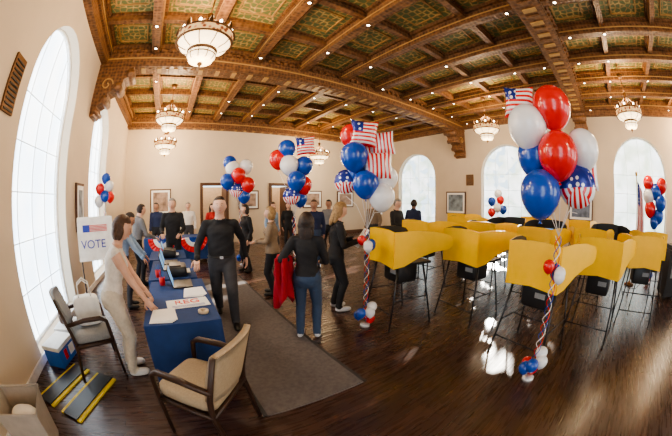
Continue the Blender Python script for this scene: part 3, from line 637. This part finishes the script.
for x,y,nx,ny in((3.14,.64,-1,.22),(4.05,-.12,-1,.15),(2.84,2.62,-1,.25),(3.68,1.90,-1,.2),
    (4.95,-1.0,-1,0),(4.9,1.15,-1,.1),(4.45,3.45,-1,0),(5.2,2.35,-1,.1),(5.5,.15,-1,0),(6.4,3.6,-1,.1),(6.9,1.4,1,.1),(7.1,2.5,1,0),(6.9,-.3,1,.1),(8.3,.6,-1,0),(8.4,2.2,-1,0),(7.9,4.6,-1,0),(6.0,-1.4,-1,0)):
    booth((x,y),face(nx,ny))
# ---------------------------------------------------------------- balloons
def balloon(b,c,r,m):
    pr=[]
    for i in range(15):
        a=math.pi*i/14;z=math.cos(a);rr=math.sin(a)
        if z<0: z*=1.22;rr*=1-.12*(-z)**2
        pr.append((max(rr*r,.0008),z*r))
    b.lathe(pr+[(r*.03,-r*1.24),(r*.10,-r*1.34)],m,18,c)
def pillow(b,c,r,kind,yaw,tilt=0):
    n=13;R=Matrix.Rotation(yaw,3,'Z')@Matrix.Rotation(tilt,3,'Y')
    for sd in(-1,1):
        vs=[];fs=[];ml=[]
        for i in range(n+1):
            for j in range(n+1):
                u=-1+2*i/n;v=-1+2*j/n
                if kind=='round':
                    rr=max(abs(u),abs(v));l=math.hypot(u,v) or 1;x,z=u*rr/l,v*rr/l;t=.5*math.sqrt(max(0,1-rr*rr))
                else:
                    x,z=u*(1-.1*(1-v*v)),v*(1-.1*(1-u*u));t=.42*((1-u**4)*(1-v**4))**.5
                vs.append(V(c)+R@V((x*r,sd*t*r,z*r)))
        for i in range(n):
            for j in range(n):
                a=i*(n+1)+j;q=(a,a+1,a+n+2,a+n+1);fs.append(q if sd>0 else q[::-1])
                if kind=='round': ml.append(STARS if j>5 else (BR if (i)%2 else BW))
                elif kind=='stripe': ml.append(BR if (i)%2 else BW)
                else: ml.append(STARS if (i<6 and j>6) else (BR if j%2==0 else BW))
        b.add(vs,fs,ml)
CUR=mat('ribbon_white',(.8,.8,.82),.5)
def bouquet(base,ang,items,top,small=None,foot=True,nm='balloon_bouquet'):
    b=MB(nm);rt=V((math.cos(ang),math.sin(ang),0));dp=V((-math.sin(ang),math.cos(ang),0))
    for k,(a,z,dd,r,kind) in enumerate(items):
        c=rt*a+dp*dd+V((0,0,z))
        if kind in'rbw': balloon(b,c,r,{'r':BR,'b':BB,'w':BW}[kind])
        else: pillow(b,c,r,{'R':'round','S':'stripe','F':'flag'}[kind],ang+.2*math.sin(k*3),.12*math.sin(k*2))
        b.tube([c-V((0,0,r*1.2)),(c+V((0,0,top)))/2,V((0,0,top))],.003,CUR,4)
    for q,mm in((0,CUR),(2.1,BR),(4.2,BB)):
        b.tube([V((.03*math.cos(t*.55+q),.03*math.sin(t*.55+q),.1+(top-.1)*t/60)) for t in range(61)],.005,mm,4)
    for k in range(6):
        a=k*2.4;balloon(b,V((.09*math.cos(a),.09*math.sin(a),.10+.05*(k%3)+.02*k)),.07,(BR,BB,BW)[k%3])
    b.lathe([(.001,0),(.07,0),(.07,.04),(.001,.05)],SILV,12)
    if small:
        for k in range(6):
            a=k*2.1;balloon(b,V((.07*math.cos(a),.07*math.sin(a),small+.05*math.sin(k*1.9))),.06,(BB,BR,BW)[k%3])
    return b.build(base)
A=lambda x,y:math.atan2(-x,y)
bouquet((2.56,.40,0),A(2.56,.40),[(-.19,1.82,-.05,.20,'b'),(.0,2.15,-.06,.20,'r'),(-.28,2.42,0,.20,'w'),(.0,2.60,.02,.20,'r'),(-.36,2.72,.2,.17,'F'),(.26,2.22,.08,.18,'w'),(.18,1.88,.02,.19,'R'),(-.24,2.16,.12,.19,'b'),(.26,2.02,.2,.17,'S')],1.45,1.14)
bouquet((2.30,2.70,0),A(2.30,2.70),[(-.16,2.28,-.05,.18,'b'),(-.04,2.58,0,.18,'F'),(.20,2.46,.05,.16,'S'),(.14,2.15,-.05,.18,'S'),(-.02,1.93,-.05,.17,'b'),(.18,1.77,0,.17,'w'),(-.28,1.96,.1,.16,'R'),(-.20,2.58,.1,.16,'r'),(.24,2.02,.1,.16,'w'),(.05,2.30,.15,.17,'S'),(-.12,2.08,.15,.16,'b')],1.35,1.16)
bouquet((2.35,4.95,0),A(2.35,4.95),[(-.10,2.42,0,.19,'w'),(.05,2.1,-.05,.19,'b'),(.22,2.8,0,.19,'F'),(-.15,2.75,.05,.18,'b'),(-.32,2.55,.1,.19,'r'),(.18,2.02,.05,.18,'r'),(-.05,1.8,-.05,.17,'R'),(.2,2.42,.1,.18,'b'),(.12,1.75,.1,.15,'b')],1.4,None)
bouquet((1.85,7.25,0),A(1.85,7.25),[(-.35,2.25,0,.2,'b'),(-.05,2.4,-.05,.2,'r'),(-.22,2.6,.05,.2,'w'),(.2,2.15,0,.2,'r'),(-.1,2.0,-.05,.19,'R'),(-.3,2.75,.1,.19,'b'),(.1,1.85,.05,.18,'b'),(.15,2.65,.1,.19,'w')],1.5,None)
bouquet((-1.55,5.9,0),A(-1.55,5.9),[(-.12,2.05,0,.11,'r'),(.1,2.1,0,.11,'w'),(0,1.9,-.05,.11,'b'),(.12,1.88,0,.11,'r'),(-.14,1.8,.03,.11,'w'),(.02,2.25,0,.11,'b')],1.6,None)
bouquet((8.7,3.6,0),A(8.7,3.6),[(-.2,1.75,0,.14,'b'),(.1,1.8,0,.14,'r'),(0,1.55,-.05,.14,'w'),(.2,1.5,0,.14,'b'),(-.2,1.4,.03,.14,'r'),(.02,2.0,0,.14,'w')],1.2,None)
bouquet((7.6,-1.85,0),A(7.4,-1.75),[(-.25,2.05,0,.19,'w'),(.0,2.15,0,.19,'b'),(.15,1.9,-.05,.19,'b'),(-.2,1.75,0,.19,'r'),(.1,1.6,.03,.17,'b'),(-.25,2.35,0,.18,'r'),(.2,2.3,0,.18,'r'),(-.05,1.45,0,.15,'b')],1.2,None)
b=MB('flag_on_pole');b.lathe([(.001,0),(.16,0),(.15,.03),(.04,.06),(.02,.1),(.001,.1)],BRONZE,18);b.tube([(0,0,.05),(0,0,2.45)],.014,mat('gold_pole',(.5,.32,.1),.3,metal=.6),8);b.ell((0,0,2.5),(.04,.04,.06),mat('gold_pole',(0,0,0)),10)
n=18;K=14;vs=[];fs=[];ml=[]
for k in range(K+1):
    for i in range(n+1):
        u=i/n;z=2.35-1.15*k/K-.25*u;vs.append((.02+.26*u*(.6+.4*k/K),.05*math.sin(u*14)*(.4+.6*k/K),z))
for k in range(K):
    for i in range(n): a=k*(n+1)+i;fs.append((a,a+1,a+n+2,a+n+1));ml.append(STARS if(k<6 and i<7) else((BR,BW)[(i+ (k//7))%2]))
b.add(vs,fs,ml);b.build((7.25,-1.15,0),math.radians(-90))
def ballot(b):
    b.box((0,0,.50),(.62,.55,.86),BLACK);b.box((0,0,.96),(.66,.6,.06),DARKMET);b.box((0,0,1.03),(.5,.45,.09),BLACK);b.box((0,-.1,1.08),(.3,.03,.012),SILV);b.box((-.32,0,.6),(.01,.35,.3),GREYU)
    for sx in(-1,1):
        for sy in(-1,1): b.tube([(sx*.25-.015,sy*.2,.04),(sx*.25+.015,sy*.2,.04)],.04,BLACK,12)
prop('ballot_collection_box',ballot,(6.6,-2.3,0),.1,.01)
def pic(name,c,nrm,w,h,col):
    b=MB(name);art=mat('art_'+name+str(round(c[1],1)),col,.6,var=.5,nscale=5)
    if nrm=='x-': b.box(c,(.04,w,h),TRIM);b.box((c[0]-.022,c[1],c[2]),(.01,w-.1,h-.1),PAPER);b.box((c[0]-.028,c[1],c[2]),(.005,w-.26,h-.26),art)
    if nrm=='x+': b.box(c,(.04,w,h),TRIM);b.box((c[0]+.022,c[1],c[2]),(.01,w-.1,h-.1),PAPER);b.box((c[0]+.028,c[1],c[2]),(.005,w-.26,h-.26),art)
    if nrm=='y-': b.box(c,(w,.04,h),TRIM);b.box((c[0],c[1]-.022,c[2]),(w-.1,.01,h-.1),PAPER);b.box((c[0],c[1]-.028,c[2]),(w-.26,.005,h-.26),art)
    b.build()
pic('framed_picture',(X1-.03,6.3,1.65),'x-',1.0,.95,(.2,.25,.3));pic('framed_picture',(X1-.03,.75,1.7),'x-',1.0,1.0,(.15,.18,.25));pic('framed_picture',(X0+.03,5.55,1.7),'x+',.5,.9,(.3,.35,.4))
pic('framed_picture',(3.3,Y1-.03,1.75),'y-',.9,.8,(.35,.25,.2));pic('framed_picture',(6.4,Y1-.03,1.75),'y-',1.0,.8,(.25,.3,.35));pic('framed_picture',(8.3,Y1-.03,1.75),'y-',1.0,.8,(.3,.2,.15));pic('framed_picture',(-.5,Y1-.03,1.75),'y-',.9,1.0,(.3,.35,.3))
def vent(c,w,h,nx):
    b=MB('wall_vent');b.box(c,(.03,w,h),BRONZE)
    k=int(h/.05)
    for i in range(k): b.box((c[0]+nx*.02,c[1],c[2]-h/2+.03+i*.05),(.015,w-.06,.018),BLACK)
    b.build()
vent((X0+.015,2.42,2.95),.28,.6,1);vent((X1-.015,.5,2.75),.35,.45,-1);vent((X1-.015,5.6,2.6),.35,.45,-1)
# ---------------------------------------------------------------- world, sun, camera
w=bpy.data.worlds.new('world');bpy.context.scene.world=w;w.use_nodes=True;w.node_tree.nodes['Background'].inputs[0].default_value=(.75,.9,1,1);w.node_tree.nodes['Background'].inputs[1].default_value=2.2
l=bpy.data.lights.new('sun','SUN');l.energy=22;l.angle=.012;l.color=(1,.93,.82);lo=bpy.data.objects.new('sun',l);bpy.context.collection.objects.link(lo)
lo.location=(14,6,6);lo.rotation_euler=V((-7.1,-2.6,-2.6)).to_track_quat('-Z','Y').to_euler()
cam=bpy.data.cameras.new('camera');co=bpy.data.objects.new('camera',cam);bpy.context.collection.objects.link(co)
cam.type='PANO';cam.sensor_width=36;cam.clip_start=.05
try:
    cam.cycles.panorama_type='FISHEYE_EQUISOLID';cam.cycles.fisheye_lens=15;cam.cycles.fisheye_fov=math.radians(210)
except Exception as e:
    cam.panorama_type='FISHEYE_EQUISOLID';cam.fisheye_lens=15;cam.fisheye_fov=math.radians(210)
co.location=(0,0,1.72);co.rotation_euler=(math.radians(90-3.7),0,math.radians(-34))
bpy.context.scene.camera=co
bpy.context.scene.view_settings.look='AgX - Medium High Contrast'
